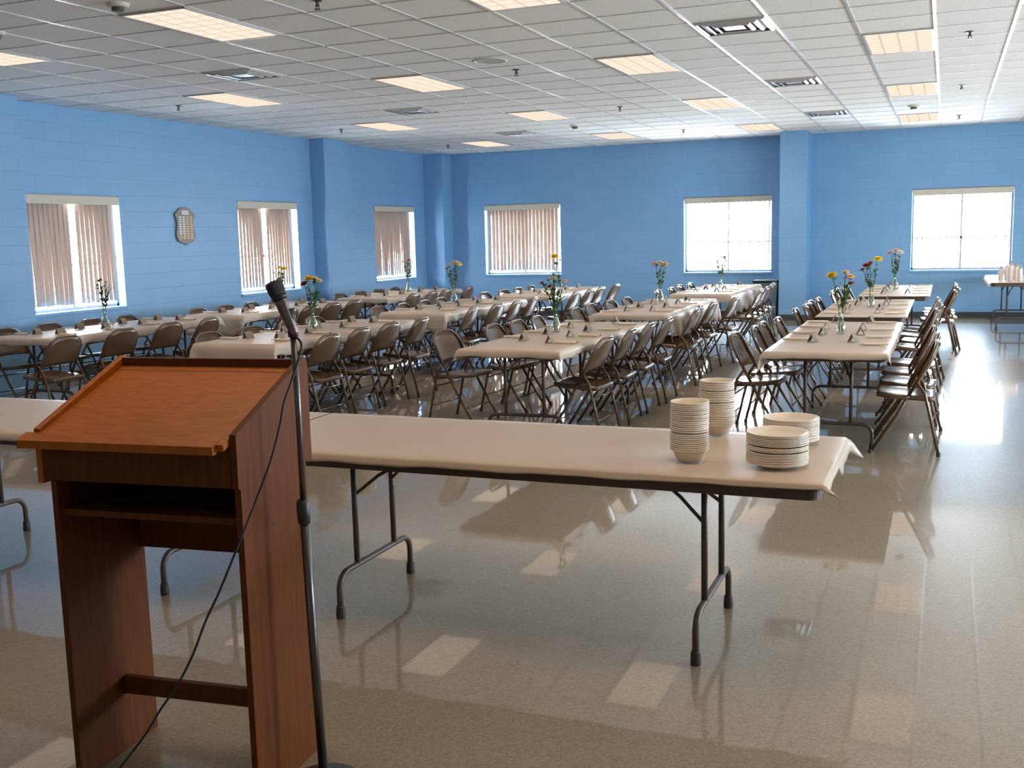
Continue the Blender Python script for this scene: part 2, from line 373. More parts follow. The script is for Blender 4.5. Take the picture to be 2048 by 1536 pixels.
for i, (axis, a0, a1) in enumerate([('x', *a) for a in WIN_L] + [('y', *a) for a in WIN_F] + [('X', *a) for a in WIN_FILL]):
    d = bpy.data.lights.new('window_portal', 'AREA'); d.shape = 'RECTANGLE'; d.size = a1 - a0; d.size_y = HEAD - SILL; d.cycles.is_portal = True
    o = bpy.data.objects.new('window_portal', d); C.objects.link(o)
    c = (a0 + a1) / 2; z = (HEAD + SILL) / 2
    if axis == 'x': o.location = (XL - .20, c, z); o.rotation_euler = (0, -PI / 2, 0); d.size, d.size_y = HEAD - SILL, a1 - a0
    elif axis == 'X': o.location = (XR + .20, c, z); o.rotation_euler = (0, PI / 2, 0); d.size, d.size_y = HEAD - SILL, a1 - a0
    else: o.location = (c, YF + .20, z); o.rotation_euler = (-PI / 2, 0, 0)
# vertical blinds: a valance, a head rail and a run of slats
def blinds(axis, a0, a1, runs, ang, m, label, bottom=.075, seed=0, inset=.05, twist=(-4, 6)):
    rnd = random.Random(seed); c = (a0 + a1) / 2; w = (a1 - a0) / 2; H = HEAD - SILL
    root = empty('vertical_blinds', (XL, c, SILL) if axis == 'x' else (c, YF, SILL), PI / 2 if axis == 'x' else 0)
    tag(root, label, 'blinds', 'vertical blinds in the windows')
    MB().box(-w + .006, -.012, H - .115, w - .006, .004, H - .014).build('valance', VAL, root, bevel=.002)
    MB().box(-w + .008, .005, H - .055, w - .008, .09, H - .002).build('shadow_head_rail', FRAME, root)  # dark rail carried to the top as the shadow line above the valance
    s = MB()
    for (b0, b1) in runs:      # in fractions of the width
        x = -w + .01 + b0 * (2 * w - .02); xe = -w + .01 + b1 * (2 * w - .02); n = max(2, round((xe - x) / .078)); st = (xe - x) / n
        for i in range(n):
            cx = x + (i + .5) * st; a = math.radians(ang + rnd.uniform(-3, 3)); tw = math.radians(rnd.uniform(*twist)); L = .0445
            zt, zb = H - .06, bottom + rnd.uniform(-.004, .008); sway = rnd.uniform(-.006, .006)
            def fn(u, v, cx=cx, a=a, tw=tw, sway=sway, zt=zt, zb=zb):
                al = a + tw * v; t = (u - .5) * 2 * L; crv = .004 * (1 - (2 * u - 1) ** 2)
                return (cx + t * math.cos(al) - crv * math.sin(al) + sway * v, inset + t * math.sin(al) + crv * math.cos(al), zt + (zb - zt) * v)
            s.grid(fn, 4, 3)
    s.build('slats', m, root, smooth=True, solid=.0012)
    MB().tube([(w - .05, .012, H - .1), (w - .052, .008, .35)], .004, 6).build('wand', VAL, root)
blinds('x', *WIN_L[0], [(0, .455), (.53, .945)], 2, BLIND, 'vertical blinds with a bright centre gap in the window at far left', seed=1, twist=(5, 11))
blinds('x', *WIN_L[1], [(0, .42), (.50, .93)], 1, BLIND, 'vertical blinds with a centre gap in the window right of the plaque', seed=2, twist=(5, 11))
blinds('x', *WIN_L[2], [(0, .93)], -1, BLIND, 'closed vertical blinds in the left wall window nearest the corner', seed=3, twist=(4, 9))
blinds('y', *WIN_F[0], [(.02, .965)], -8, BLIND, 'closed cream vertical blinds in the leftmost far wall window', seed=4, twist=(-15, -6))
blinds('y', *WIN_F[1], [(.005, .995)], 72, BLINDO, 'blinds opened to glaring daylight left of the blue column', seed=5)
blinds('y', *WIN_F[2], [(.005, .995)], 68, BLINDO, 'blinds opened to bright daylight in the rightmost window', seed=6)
# ------------------------------------------------------------------ ceiling things
def lamp_proto():
    root = empty('ceiling_light', (0, 0, 0)); tag(root, 'x', 'light', 'recessed ceiling lights')
    f = MB(); a, b = G - .012, 2 * G - .012; x0 = .012
    for (p, q, r, s_) in ((x0, x0, a, x0 + .022), (x0, b - .022, a, b), (x0, x0, x0 + .022, b), (a - .022, x0, a, b)): f.box(p, q, -.012, r, s_, .0)
    f.build('frame', TRIM, root)
    MB().box(x0 + .02, x0 + .02, -.007, a - .02, b - .02, -.002).build('diffuser', LAMP, root)
    d = bpy.data.lights.new('lamp_glow', 'AREA'); d.shape = 'RECTANGLE'; d.size = a - .06; d.size_y = b - .06; d.energy = LAMP_W; d.color = (1, .72, .47); d.spread = math.radians(125)
    o = bpy.data.objects.new('lamp_glow', d); C.objects.link(o); o.parent = root; o.location = ((a + x0) / 2, (b + x0) / 2, -.014)
    return Proto(root)
LP = lamp_proto()
cn = {-12: 'leftmost', -8: 'second', -4: 'third', 0: 'fourth', 4: 'fifth', 8: 'sixth'}
rn = {-17: 'rearmost', -11: 'behind the camera', -5: 'nearest', 1: 'second nearest', 7: 'third nearest', 13: 'farthest'}
for ci in (-12, -8, -4, 0, 4, 8):
    for ri in (-11, -5, 1, 7, 13):
        X = GX + ci * G; Y = GY + ri * G
        LP.put((X, Y, CEIL - .001), 0, 'recessed troffer light, %s of the %s line from the left' % (rn[ri], cn[ci]) if ri > -6 else 'recessed troffer light %s, %s line from the left' % (rn[ri] if ri == -17 else 'behind the camera', cn[ci]), 'recessed ceiling lights')
def vent_proto():
    root = empty('air_vent'); tag(root, 'x', 'vent', 'square air vents in the ceiling'); a = G - .024
    MB().box(.012, .012, -.004, a + .012, a + .012, -.001).build('backing', SLOT, root)
    c = G / 2
    f = MB()
    for k, (h, z) in enumerate(((.285, -.004), (.215, -.006), (.15, -.012))):
        t = .016
        def ring(h, z, drop):
            V = [[f.b.verts.new((c + sx * hh, c + sy * hh, zz)) for sx, sy in ((-1, -1), (1, -1), (1, 1), (-1, 1))] for hh, zz in ((h, z), (h - t, z - drop), (h - 2 * t, z - drop + .004))]
            for A, B in zip(V, V[1:]):
                for i in range(4): f.face([A[i], A[(i + 1) % 4], B[(i + 1) % 4], B[i]])
        ring(h, z, .014)
    f.build('louvre_ring', VENT, root, solid=.0015)
    MB().box(c - .085, c - .085, -.016, c + .085, c + .085, -.012).build('centre_plate', VENT, root, bevel=.003)
    return Proto(root)
VP = vent_proto()
for ci, side in ((-2, 'right'), (-10, 'left')):
    for ri, d in ((-1, 'nearest'), (5, 'middle'), (11, 'farthest')):
        VP.put((GX + ci * G, GY + ri * G, CEIL - .001), 0, 'square louvred air vent, %s of the three on the %s half of the ceiling' % (d, side), 'square air vents in the ceiling')
def detector():
    root = empty('smoke_detector'); tag(root, 'x', 'smoke detector', 'smoke detectors on the ceiling')
    MB().lathe([(0, 0), (.075, 0), (.075, -.018), (.066, -.028), (0, -.028)], 24).build('base', DETM, root, smooth=False)
    MB().lathe([(.045, -.028), (.045, -.046), (.038, -.056), (0, -.058)], 20).build('sensor_dome', DETD, root)
    return Proto(root)
DP = detector()
for X, Y, l in ((-5.36, 6.0, 'round smoke detector at top left beside the nearest light'), (-.47, 16.05, 'round smoke detector between the two farthest right lights'), (-5.34, 15.73, 'small round smoke detector far back in mid ceiling'), (-6.85, 6.3, 'round smoke detector cut by the left edge of the picture')):
    DP.put((X, Y, CEIL), 0, l, 'smoke detectors on the ceiling')
def sprinkler():
    root = empty('fire_sprinkler'); tag(root, 'x', 'sprinkler', 'sprinkler heads hanging from the ceiling')
    MB().lathe([(0, 0), (.04, 0), (.036, -.008), (.012, -.012), (0, -.012)], 16).build('escutcheon', SPRK, root)
    s = MB(); s.tube([(0, 0, -.01), (0, 0, -.045)], .011, 8); s.lathe([(0, -.06), (.022, -.06), (.022, -.064), (0, -.064)], 12)
    s.tube([(.012, 0, -.03), (.012, 0, -.062)], .004, 6); s.tube([(-.012, 0, -.03), (-.012, 0, -.062)], .004, 6)
    s.build('sprinkler_head', SPRK, root)
    return Proto(root)
SP = sprinkler()
for X, Y, l in ((-8.66, 10.6, 'left line of heads, nearest'), (-8.52, 14.12, 'left line of heads, middle'), (-8.44, 17.68, 'left line of heads, farthest'), (-4.11, 6.57, 'middle line of heads, nearest, at the top edge'),
                (-4.07, 10.18, 'middle line of heads, second nearest'), (-4.06, 13.83, 'middle line of heads, third nearest'), (-4.06, 17.52, 'middle line of heads, farthest'),
                (.14, 10.31, 'right line of heads, nearest'), (.12, 14.14, 'right line of heads, middle'), (.13, 17.93, 'right line of heads, farthest')):
    SP.put((X, Y, CEIL), 0, 'dark fire sprinkler, ' + l, 'sprinkler heads hanging from the ceiling')
r = empty('ceiling_speaker', (-4.08, 9.54, CEIL)); tag(r, 'round white speaker grille flush in the ceiling beside a sprinkler', 'speaker')
MB().lathe([(.15, 0), (.165, 0), (.165, -.006), (.15, -.008), (.145, -.002)], 36).build('rim', VENT, r)
MB().lathe([(0, -.004), (.148, -.004), (.148, 0), (0, 0)], 32).build('grille', SPKR, r)
# ------------------------------------------------------------------ folding tables
def table_proto(name, L, Wd, h, inset, label, group):
    """long axis X; centre at origin"""
    root = empty(name); tag(root, label, 'table', group)
    # tabletop: rounded rectangle
    def rr(x, y, rad, n=5):
        P = []
        for cx, cy, a0 in ((x - rad, y - rad, 0), (-x + rad, y - rad, 90), (-x + rad, -y + rad, 180), (x - rad, -y + rad, 270)):
            for k in range(n + 1): a = math.radians(a0 + 90 * k / n); P.append((cx + rad * math.cos(a), cy + rad * math.sin(a)))
        return P
    MB().prism(rr(L / 2, Wd / 2, .05), (h - .019, h), lambda a, b, e: (a, b, e)).build('tabletop', TAPR, root)
    m = MB(); o_ = rr(L / 2 - .012, Wd / 2 - .012, .045); i_ = rr(L / 2 - .03, Wd / 2 - .03, .035)
    for z0, z1 in ((h - .062, h - .019),):
        n = len(o_); R = [[m.b.verts.new((p[0], p[1], z)) for p in q] for q, z in ((o_, z1), (o_, z0), (i_, z0), (i_, z1))]
        for A, B in zip(R, R[1:]):
            for k in range(n): m.face([A[k], A[(k + 1) % n], B[(k + 1) % n], B[k]])
    m.build('apron', TAPR, root)
    hy = Wd / 2 - .10
    for s in (-1, 1):
        xl = s * (L / 2 - inset); f = MB(); r = .0135
        pts = [(xl, -hy, .02), (xl, -hy, .12)]
        for k in range(1, 6): a = math.radians(90 * k / 5); pts.append((xl, -hy + .07 * (1 - math.cos(a)), .12 + .07 * math.sin(a)))
        pts += [(xl, y, z) for (x_, y, z) in [(0, -p[1], p[2]) for p in reversed(pts)]]
        f.tube(pts, r, 10)
        yp = hy * .52
        for q in (-1, 1):
            f.tube([(xl, q * yp, .19), (xl, q * yp, h - .02)], r * .95, 10)
        f.tube([(xl, -yp, h - .035), (xl, yp, h - .035)], r * .8, 8)
        lf = f.build('leg_frame', TLEG, root, smooth=True)
        br = MB(); hx = xl - s * .26
        for q in (-1, 1): br.tube([(xl, q * yp, .50), (xl - s * .1, q * yp * .75, .585), (hx, q * .035, h - .065)], .0075, 8)
        br.tube([(hx, -.05, h - .06), (hx, .05, h - .06)], .009, 8); br.box(hx - .03, -.05, h - .055, hx + .03, .05, h - .02)
        br.tube([(hx, 0, h - .06), (hx - s * .12, 0, h - .03)], .007, 8)
        br.build('brace', TLEG, root, smooth=False)
        for q in (-1, 1):
            MB().lathe([(0, 0), (.019, 0), (.021, .012), (.018, .05), (.0145, .055)], 12, (xl, q * hy, 0)).build('rubber_foot', RUB, lf)
    return Proto(root)
def cloth(cx, cy, hx, hy, z, drops, seed, label, amp=1.0, flare=.35, grad=0):
    """drops = (left, right, near, far): how far the sheet hangs over each edge; axis-aligned"""
    rnd = random.Random(seed); dl, dr, dn, df = drops; m = MB(); nov = 5
    def axis(h0, d0, d1, n):
        A = [(-h0 - d0 * (1 - k / nov)) for k in range(nov)] if d0 > 0 else []
        A += [-h0 + 2 * h0 * k / n for k in range(n + 1)]
        A += [h0 + d1 * (k + 1) / nov for k in range(nov)] if d1 > 0 else []
        return A
    nx = max(10, int(2 * hx / .05)); ny = max(10, int(2 * hy / .05)); U = axis(hx, dl, dr, nx); V = axis(hy, dn, df, ny)
    ph = [rnd.uniform(0, 6.28) for _ in range(6)]
    def pt(u, v):
        du = max(0, abs(u) - hx); dv = max(0, abs(v) - hy); su = math.copysign(1, u); sv = math.copysign(1, v)
        x = max(-hx, min(hx, u)); y = max(-hy, min(hy, v)); zz = z
        zz += .0012 * amp * (math.sin(u * 9 + ph[0]) * math.sin(v * 7 + ph[1]) + .6 * math.sin(u * 23 + v * 11 + ph[2]))
        if du or dv:
            d = max(du, dv) + .35 * min(du, dv)
            if grad and v < 0: d *= 1 - grad * (.5 + .5 * u / hx)
            wob = math.sin((v if du > dv else u) * 13 + ph[3]) + .6 * math.sin((v if du > dv else u) * 29 + ph[4])
            out = .006 + .012 * min(1, d / .03) + .05 * d * (1 + .8 * wob * amp) + flare * min(du, dv)
            n = math.hypot(du, dv) or 1
            x += su * out * (du / n); y += sv * out * (dv / n)
            zz = z - max(0, d - .004) * (1 + .07 * wob * amp)
        return (cx + x, cy + y, zz)
    R = [[m.b.verts.new(pt(u, v)) for v in V] for u in U]
    for i in range(len(U) - 1):
        for j in range(len(V) - 1): m.face([R[i][j], R[i + 1][j], R[i + 1][j + 1], R[i][j + 1]])
    o = m.build('tablecloth', CLOTH, None, smooth=True, solid=.0012)
    return tag(o, label, 'tablecloth', 'white plastic tablecloths')
TH = .74
ROWS = {   # name: (x centre, y centre, cloth drops l r n f)
    'R': [(-.76, 8.78, (.13, .06, .05, .05)), (-.74, 11.9, (.012, .012, .012, .012)), (-.58, 15.1, (.012, .012, .012, .012))],
    'C': [(-3.04, 8.55, (.09, .07, .06, .12)), (-3.08, 12.03, (.09, .26, .07, .26)), (-3.09, 15.6, (.10, .28, .12, .28))],
    'B': [(-5.60, 8.62, (.10, .10, .26, .10)), (-5.70, 12.1, (.10, .12, .22, .20)), (-5.55, 15.1, (.08, .10, .07, .08))],
    'L': [(-8.17, 8.72, (.08, .09, .07, .07)), (-8.08, 11.55, (.08, .09, .24, .07)), (-7.88, 14.7, (.08, .08, .07, .10))]}
RN = {'R': 'rightmost row', 'C': 'third row', 'B': 'second row', 'L': 'leftmost row'}
DN = ['near', 'middle', 'far']
TL, TW = 2.52, .82
TP = table_proto('folding_table', TL, TW, TH, .33, 'x', 'folding dining tables in four rows')
# ------------------------------------------------------------------ folding chair (sitter faces +y, width along x)
def arc(c, r, a0, a1, n, f): return [f(c, r, math.radians(a0 + (a1 - a0) * k / n)) for k in range(n + 1)]
def chair_proto():
    root = empty('folding_chair'); tag(root, 'x', 'chair', 'brown folding chairs at the dining tables')
    hw = .205; r = .0115
    path = [(.225, .012), (.06, .27), (-.02, .42), (-.095, .56), (-.165, .70)]     # (y,z) of the long front leg up into the back
    for s in (-1, 1):
        lg = MB().tube([(s * hw, y, z) for y, z in path[:3]], r, 8).build('leg', BRN, root, smooth=True)
        MB().lathe([(0, 0), (.015, 0), (.0155, .02), (.0125, .03)], 10, (s * hw, .225, 0)).build('rubber_foot', RUB, lg)
    # back frame: both uprights and the rounded top
    ky = lambda z: -.165 - (z - .70) * .42
    Z0 = .655; RX = .135; RZ = .128
    pts = [(-hw, y, z) for y, z in path[2:4]] + [(-hw, path[3][0] - .07 * (Z0 - .56) / .14, Z0)]
    for k in range(1, 9): a = math.radians(180 - 90 * k / 8); z = Z0 + RZ * math.sin(a); pts.append((-hw + RX + RX * math.cos(a), ky(z), z))
    pts += [(-p[0], p[1], p[2]) for p in reversed(pts)]
    MB().tube(pts, r, 8).build('back_frame', BRN, root, smooth=True)
    # back panel: dished sheet with its top following the frame
    def bp(u, v):
        x = (u - .5) * 2 * (hw - .004); ax = abs(x); zt = Z0 + RZ - .010
        if ax > hw - RX: q = (ax - (hw - RX)) / RX; zt = Z0 + RZ * math.sqrt(max(0, 1 - q * q)) - .010
        zb = .515 + .012 * (1 - (x / hw) ** 2); z = zb + (zt - zb) * v
        yc = -.02 - (z - .42) * .5357 if z < .6 else ky(z)
        return (x, yc - .026 * (1 - (x / hw) ** 2) - .004, z)
    MB().grid(bp, 14, 8).build('backrest', BRNP, root, smooth=True, solid=.004)
    # seat: shallow dished pan with turned-down rim
    SWX = .195; y0, y1 = -.195, .205; zs = .425
    def sp(u, v):
        x = (u - .5) * 2; y = (v - .5) * 2; e = max(abs(x), abs(y)); 
        k = (1 - .10 * (x * y) ** 2); X = x * SWX * k; Y = (y0 + y1) / 2 + y * (y1 - y0) / 2 * (1 - .08 * x * x * (1 if y > 0 else .4))
        z = zs + .014 * y - .012 * (1 - x * x) * (1 - y * y)
        return (X, Y, z)
    m = MB(); nu = nv = 12
    V = [[m.b.verts.new(sp(i / nu, j / nv)) for j in range(nv + 1)] for i in range(nu + 1)]
    for i in range(nu):
        for j in range(nv): m.face([V[i][j], V[i + 1][j], V[i + 1][j + 1], V[i][j + 1]])
    ring = [V[i][0] for i in range(nu)] + [V[nu][j] for j in range(nv)] + [V[i][nv] for i in range(nu, 0, -1)] + [V[0][j] for j in range(nv, 0, -1)]
    low = [m.b.verts.new((v.co.x * 1.01, v.co.y, v.co.z - .034)) for v in ring]; n = len(ring)
    for k in range(n): m.face([ring[k], ring[(k + 1) % n], low[(k + 1) % n], low[k]])
    m.build('seat', BRNP, root, smooth=True, solid=.003)
    hw2 = .225
    for s in (-1, 1):
        lg = MB().tube([(s * (hw2 - .008), -.075, .515), (s * hw2, -.125, .44), (s * hw2, -.17, .25), (s * hw2, -.225, .012)], r * .95, 8).build('leg', BRN, root, smooth=True)
        MB().lathe([(0, 0), (.015, 0), (.0155, .02), (.0125, .03)], 10, (s * hw2, -.225, 0)).build('rubber_foot', RUB, lg)
    for (y, z, h) in ((.145, .14, hw), (-.193, .15, hw2), (-.155, .32, hw2)):
        MB().tube([(-h, y, z), (h, y, z)], .0065, 6).build('stretcher', BRN, root, smooth=True)
    for s in (-1, 1): MB().tube([(s * hw2, -.128, .43), (s * hw2, -.02, .402), (s * hw2, .10, .405)], .007, 6).build('seat_brace', BRN, root)
    return Proto(root)
CP = chair_proto()
# ------------------------------------------------------------------ place cards, napkins
def card_proto():
    m = MB(); t = .0012; hw, H, L = .03, .062, .045
    for s in (-1, 1):
        A = [(s * hw, 0), (s * .0006, H)]
        m.grid(lambda u, v, s=s: (s * (hw + (0 - hw) * v), -L + 2 * L * u, H * v), 1, 1)
    o = m.build('place_card', CARD, None, solid=.0014); tag(o, 'x', 'place card'); return Proto(o)
CARDP = card_proto()
def napkin_proto():
    root = empty('napkin_roll'); tag(root, 'x', 'napkin')
    def fn(u, v):
        a = 2 * PI * v; x = -.095 + .19 * u
        rr = .019 * (.82 + .18 * math.sin(PI * u)); return (x, rr * math.cos(a) * 1.35, .010 + rr * math.sin(a) * .5)
    MB().grid(fn, 8, 12).build('napkin', NAP, root, smooth=True)
    m = MB(); m.box(.085, -.004, .008, .118, .004, .0105); m.box(.085, -.014, .009, .112, -.008, .0115); m.build('plastic_cutlery', FOAM, root, bevel=.0008)
    return Proto(root)
NP = napkin_proto()
# ------------------------------------------------------------------ vases and flowers
def vase_proto():
    root = empty('bud_vase'); tag(root, 'x', 'vase')
    prof = [(0, .002), (.036, .002), (.041, .012), (.043, .035), (.036, .075), (.021, .115), (.0145, .15), (.0145, .185), (.019, .205)]
    MB().lathe(prof, 24).build('glass_body', VGLASS, root, smooth=True)
    WAT = vaseglass(); WAT.name = 'vase_water'
    MB().lathe([(0, .006), (.034, .006), (.039, .02), (.039, .036), (.033, .07), (.02, .105), (0, .105)], 18).build('water', VGLASS, root, smooth=True)
    return Proto(root)
VSP = vase_proto()
def flower(base, top, col, size, rnd, label, leaves=4):
    """one cut stem: stem with leaves, sepal cup and petals; base and top in world space"""
    root = empty('flower_stem', base); tag(root, label, 'flower', 'cut flowers in the table vases')
    T = Vector(top) - Vector(base); d = .25
    P = [Vector((0, 0, 0)), Vector((T.x * .1, T.y * .1, .19)), Vector((T.x * .45, T.y * .45, .19 + (T.z - .19) * .5)), Vector((T.x * .8, T.y * .8, .19 + (T.z - .19) * .82)), T]
    sm = MB().tube(P, [.0042, .004, .0036, .0032, .003], 6)
    side = []
    for k in range(2):       # side twigs
        t = rnd.uniform(.45, .8); p = P[2].lerp(P[4], t - .3); q = p + Vector((rnd.uniform(-.035, .035), rnd.uniform(-.035, .035), rnd.uniform(.03, .07)))
        sm.tube([p, q], .002, 5); side.append(q)
    sm.build('stem', STEM, root, smooth=True)
    lf = MB()
    for k in range(leaves * 6):
        t = rnd.uniform(0, 1); p = P[1].lerp(P[3], t) if t < .8 else side[k % 2]
        a = rnd.uniform(0, 6.28); el = rnd.uniform(.1, 1.1); Lh = rnd.uniform(.03, .065); dd = Vector((math.cos(a) * math.cos(el), math.sin(a) * math.cos(el), math.sin(el)))
        sd = dd.cross(Vector((0, 0, 1))).normalized() * Lh * .27; up_ = Vector((0, 0, -.004))
        v = [lf.b.verts.new(p), lf.b.verts.new(p + dd * Lh * .45 + sd), lf.b.verts.new(p + dd * Lh + up_ * 2), lf.b.verts.new(p + dd * Lh * .45 - sd)]; c_ = lf.b.verts.new(p + dd * Lh * .5 + up_)
        for i in range(4): lf.face([v[i], v[(i + 1) % 4], c_])
    lf.build('leaves', LEAF, root)
    bl = MB(); ax = (P[4] - P[3]).normalized() * .5 + Vector((rnd.uniform(-.3, .3), rnd.uniform(-.5, .1), .8)); ax.normalize()
    q = Vector((0, 0, 1)).rotation_difference(ax); n = 16
    size *= 1.12
    for layer, (rr, lift, nn) in enumerate(((1, -.12, n), (.97, .18, n), (.82, .45, n - 3), (.6, .8, 11), (.38, 1.35, 8))):
        for k in range(nn):
            a = 2 * PI * k / nn + layer * .2 + rnd.uniform(-.06, .06); l = size * rr * rnd.uniform(.9, 1.05); wd = size * .2
            def pp(u, s_): return q @ Vector((math.cos(a) * u * l - math.sin(a) * s_ * wd, math.sin(a) * u * l + math.cos(a) * s_ * wd, lift * l * u * 1.0 + .004)) + T
            v = [bl.b.verts.new(pp(.05, 0)), bl.b.verts.new(pp(.55, -.9)), bl.b.verts.new(pp(1, -.25)), bl.b.verts.new(pp(1, .25)), bl.b.verts.new(pp(.55, .9))]
            bl.face(v)
    bl.build('bloom', FC[col], root)
    MB().lathe([(0, -.008), (.007, -.004), (.009, .004), (size * .22, .007), (size * .2, size * .16), (0, size * .22)], 10, T, q.to_matrix().to_4x4()).build('flower_centre', FCEN if col in ('yellow', 'pale yellow') else FC[col], root)
# blooms per vase: (dx, dy, height, colour, size)
BL = {('R', 0): [(-.075, 0, .47, 'yellow', .045), (.03, .01, .49, 'pale yellow', .034), (.07, -.01, .46, 'peach', .030), (.075, .0, .40, 'rust', .034)],
      ('R', 1): [(.06, 0, .51, 'yellow', .045), (-.06, .01, .44, 'red', .045), (-.09, -.01, .40, 'red', .03), (-.02, .02, .47, 'rust', .03)],
      ('R', 2): [(-.07, 0, .50, 'pink', .038), (.0, .01, .53, 'peach', .038), (.06, 0, .50, 'white', .045), (.02, -.02, .42, 'peach', .03)],
      ('C', 0): [(.0, 0, .66, 'yellow', .040), (.045, .01, .63, 'pale yellow', .022), (-.02, .0, .47, 'pale yellow', .034), (.09, 0, .44, 'peach', .036), (-.12, 0, .43, 'red', .026), (-.05, .01, .40, 'rust', .026)],
      ('C', 1): [(-.06, 0, .47, 'peach', .045), (.0, .01, .48, 'pale yellow', .035), (.06, 0, .46, 'peach', .045)],
      ('C', 2): [(-.04, 0, .40, 'white', .03), (.06, 0, .46, 'white', .035), (.08, .02, .40, 'white', .03)],
      ('B', 0): [(-.02, 0, .49, 'yellow', .05), (-.08, 0, .44, 'red', .042), (.04, .02, .49, 'pale yellow', .034), (.09, 0, .47, 'pale yellow', .034)],
      ('B', 1): [(-.05, 0, .50, 'peach', .04), (.03, .01, .52, 'peach', .045), (.08, 0, .50, 'pale yellow', .045), (-.10, -.02, .46, 'peach', .024)],
      ('L', 0): [(-.03, 0, .49, 'rust', .03), (.05, 0, .47, 'white', .028), (-.07, .01, .44, 'rust', .026), (.09, .0, .41, 'white', .022)],
      ('L', 1): [(.06, 0, .50, 'yellow', .045), (-.05, 0, .50, 'white', .03), (.0, .01, .52, 'pale yellow', .03)],
      ('L', 2): [(-.05, 0, .48, 'pink', .036), (.03, 0, .50, 'rust', .032), (.08, 0, .48, 'red', .028), (-.01, .02, .46, 'white', .034)]}
VPOS = {('R', 0): (-.77, 8.9), ('R', 1): (-.72, 11.88), ('R', 2): (-.62, 15.17), ('C', 0): (-3.17, 8.73), ('C', 1): (-3.21, 12.6), ('C', 2): (-3.07, 15.6),
        ('B', 0): (-5.64, 8.66), ('B', 1): (-5.95, 12.5), ('L', 0): (-8.22, 8.66), ('L', 1): (-7.95, 11.5), ('L', 2): (-8.0, 15.1)}
CH = {   # chairs per table side: (Y list, distance of the back from the table edge)
    ('R', 0): (([8.42, 9.0, 9.42, 9.95], [.36, .30, .30, .24]), ([7.98, 8.55, 9.15, 9.75], [.30, .30, .27, .29])),
    ('R', 1): (([11.1, 11.75, 12.3, 12.85], [.25, .22, .25, .22]), ([11.05, 11.6, 12.2, 12.8], [.25, .3, .27, .25])),
    ('R', 2): (([14.3, 14.9, 15.45, 16.0], [.35, .35, .32, .32]), ([14.25, 14.85, 15.4, 15.95], [.28, .32, .3, .3])),
    ('C', 0): (([8.30, 8.95, 9.45, 9.95], [.62, .42, .38, .36]), ([7.95, 8.62, 9.2, 9.8], [.16, .17, .18, .2])),
    ('C', 1): (([11.1, 11.75, 12.4, 12.95], [.3, .34, .3, .25]), ([10.95, 11.5, 12.15, 13.0], [.25, .18, .2, .30])),
    ('C', 2): (([14.6, 15.2, 15.9, 16.5], [.25, .2, .25, .22]), ([14.6, 15.2, 15.9, 16.5], [.36, .34, .30, .25])),
    ('B', 0): (([7.85, 8.45, 9.1, 9.65], [.24, .2, .22, .26]), ([7.85, 8.45, 9.03, 9.6], [.24, .20, .2, .24])),
    ('B', 1): (([11.2, 11.8, 12.4, 12.95], [.25, .22, .22, .25]), ([11.1, 11.75, 12.3, 12.95], [.24, .28, .3, .28])),
    ('B', 2): (([14.2, 14.8, 15.4, 16.0], [.3, .25, .25, .25]), ([14.2, 14.85, 15.45, 16.25], [.3, .3, .28, .28])),
    ('L', 0): (([7.9, 8.5, 9.1, 9.65], [.26, .28, .25, .25]), ([7.35, 8.1, 8.8, 9.42], [.30, .30, .28, .28])),
    ('L', 1): (([10.75, 11.3, 11.9, 12.45], [.2, .2, .22, .2]), ([10.85, 11.35, 11.85, 12.4], [.28, .28, .28, .28])),
    ('L', 2): (([13.9, 14.5, 15.1, 15.65], [.25, .25, .25, .25]), ([13.9, 14.5, 15.0, 15.8], [.2, .2, .2, .22]))}
rj = random.Random(3)
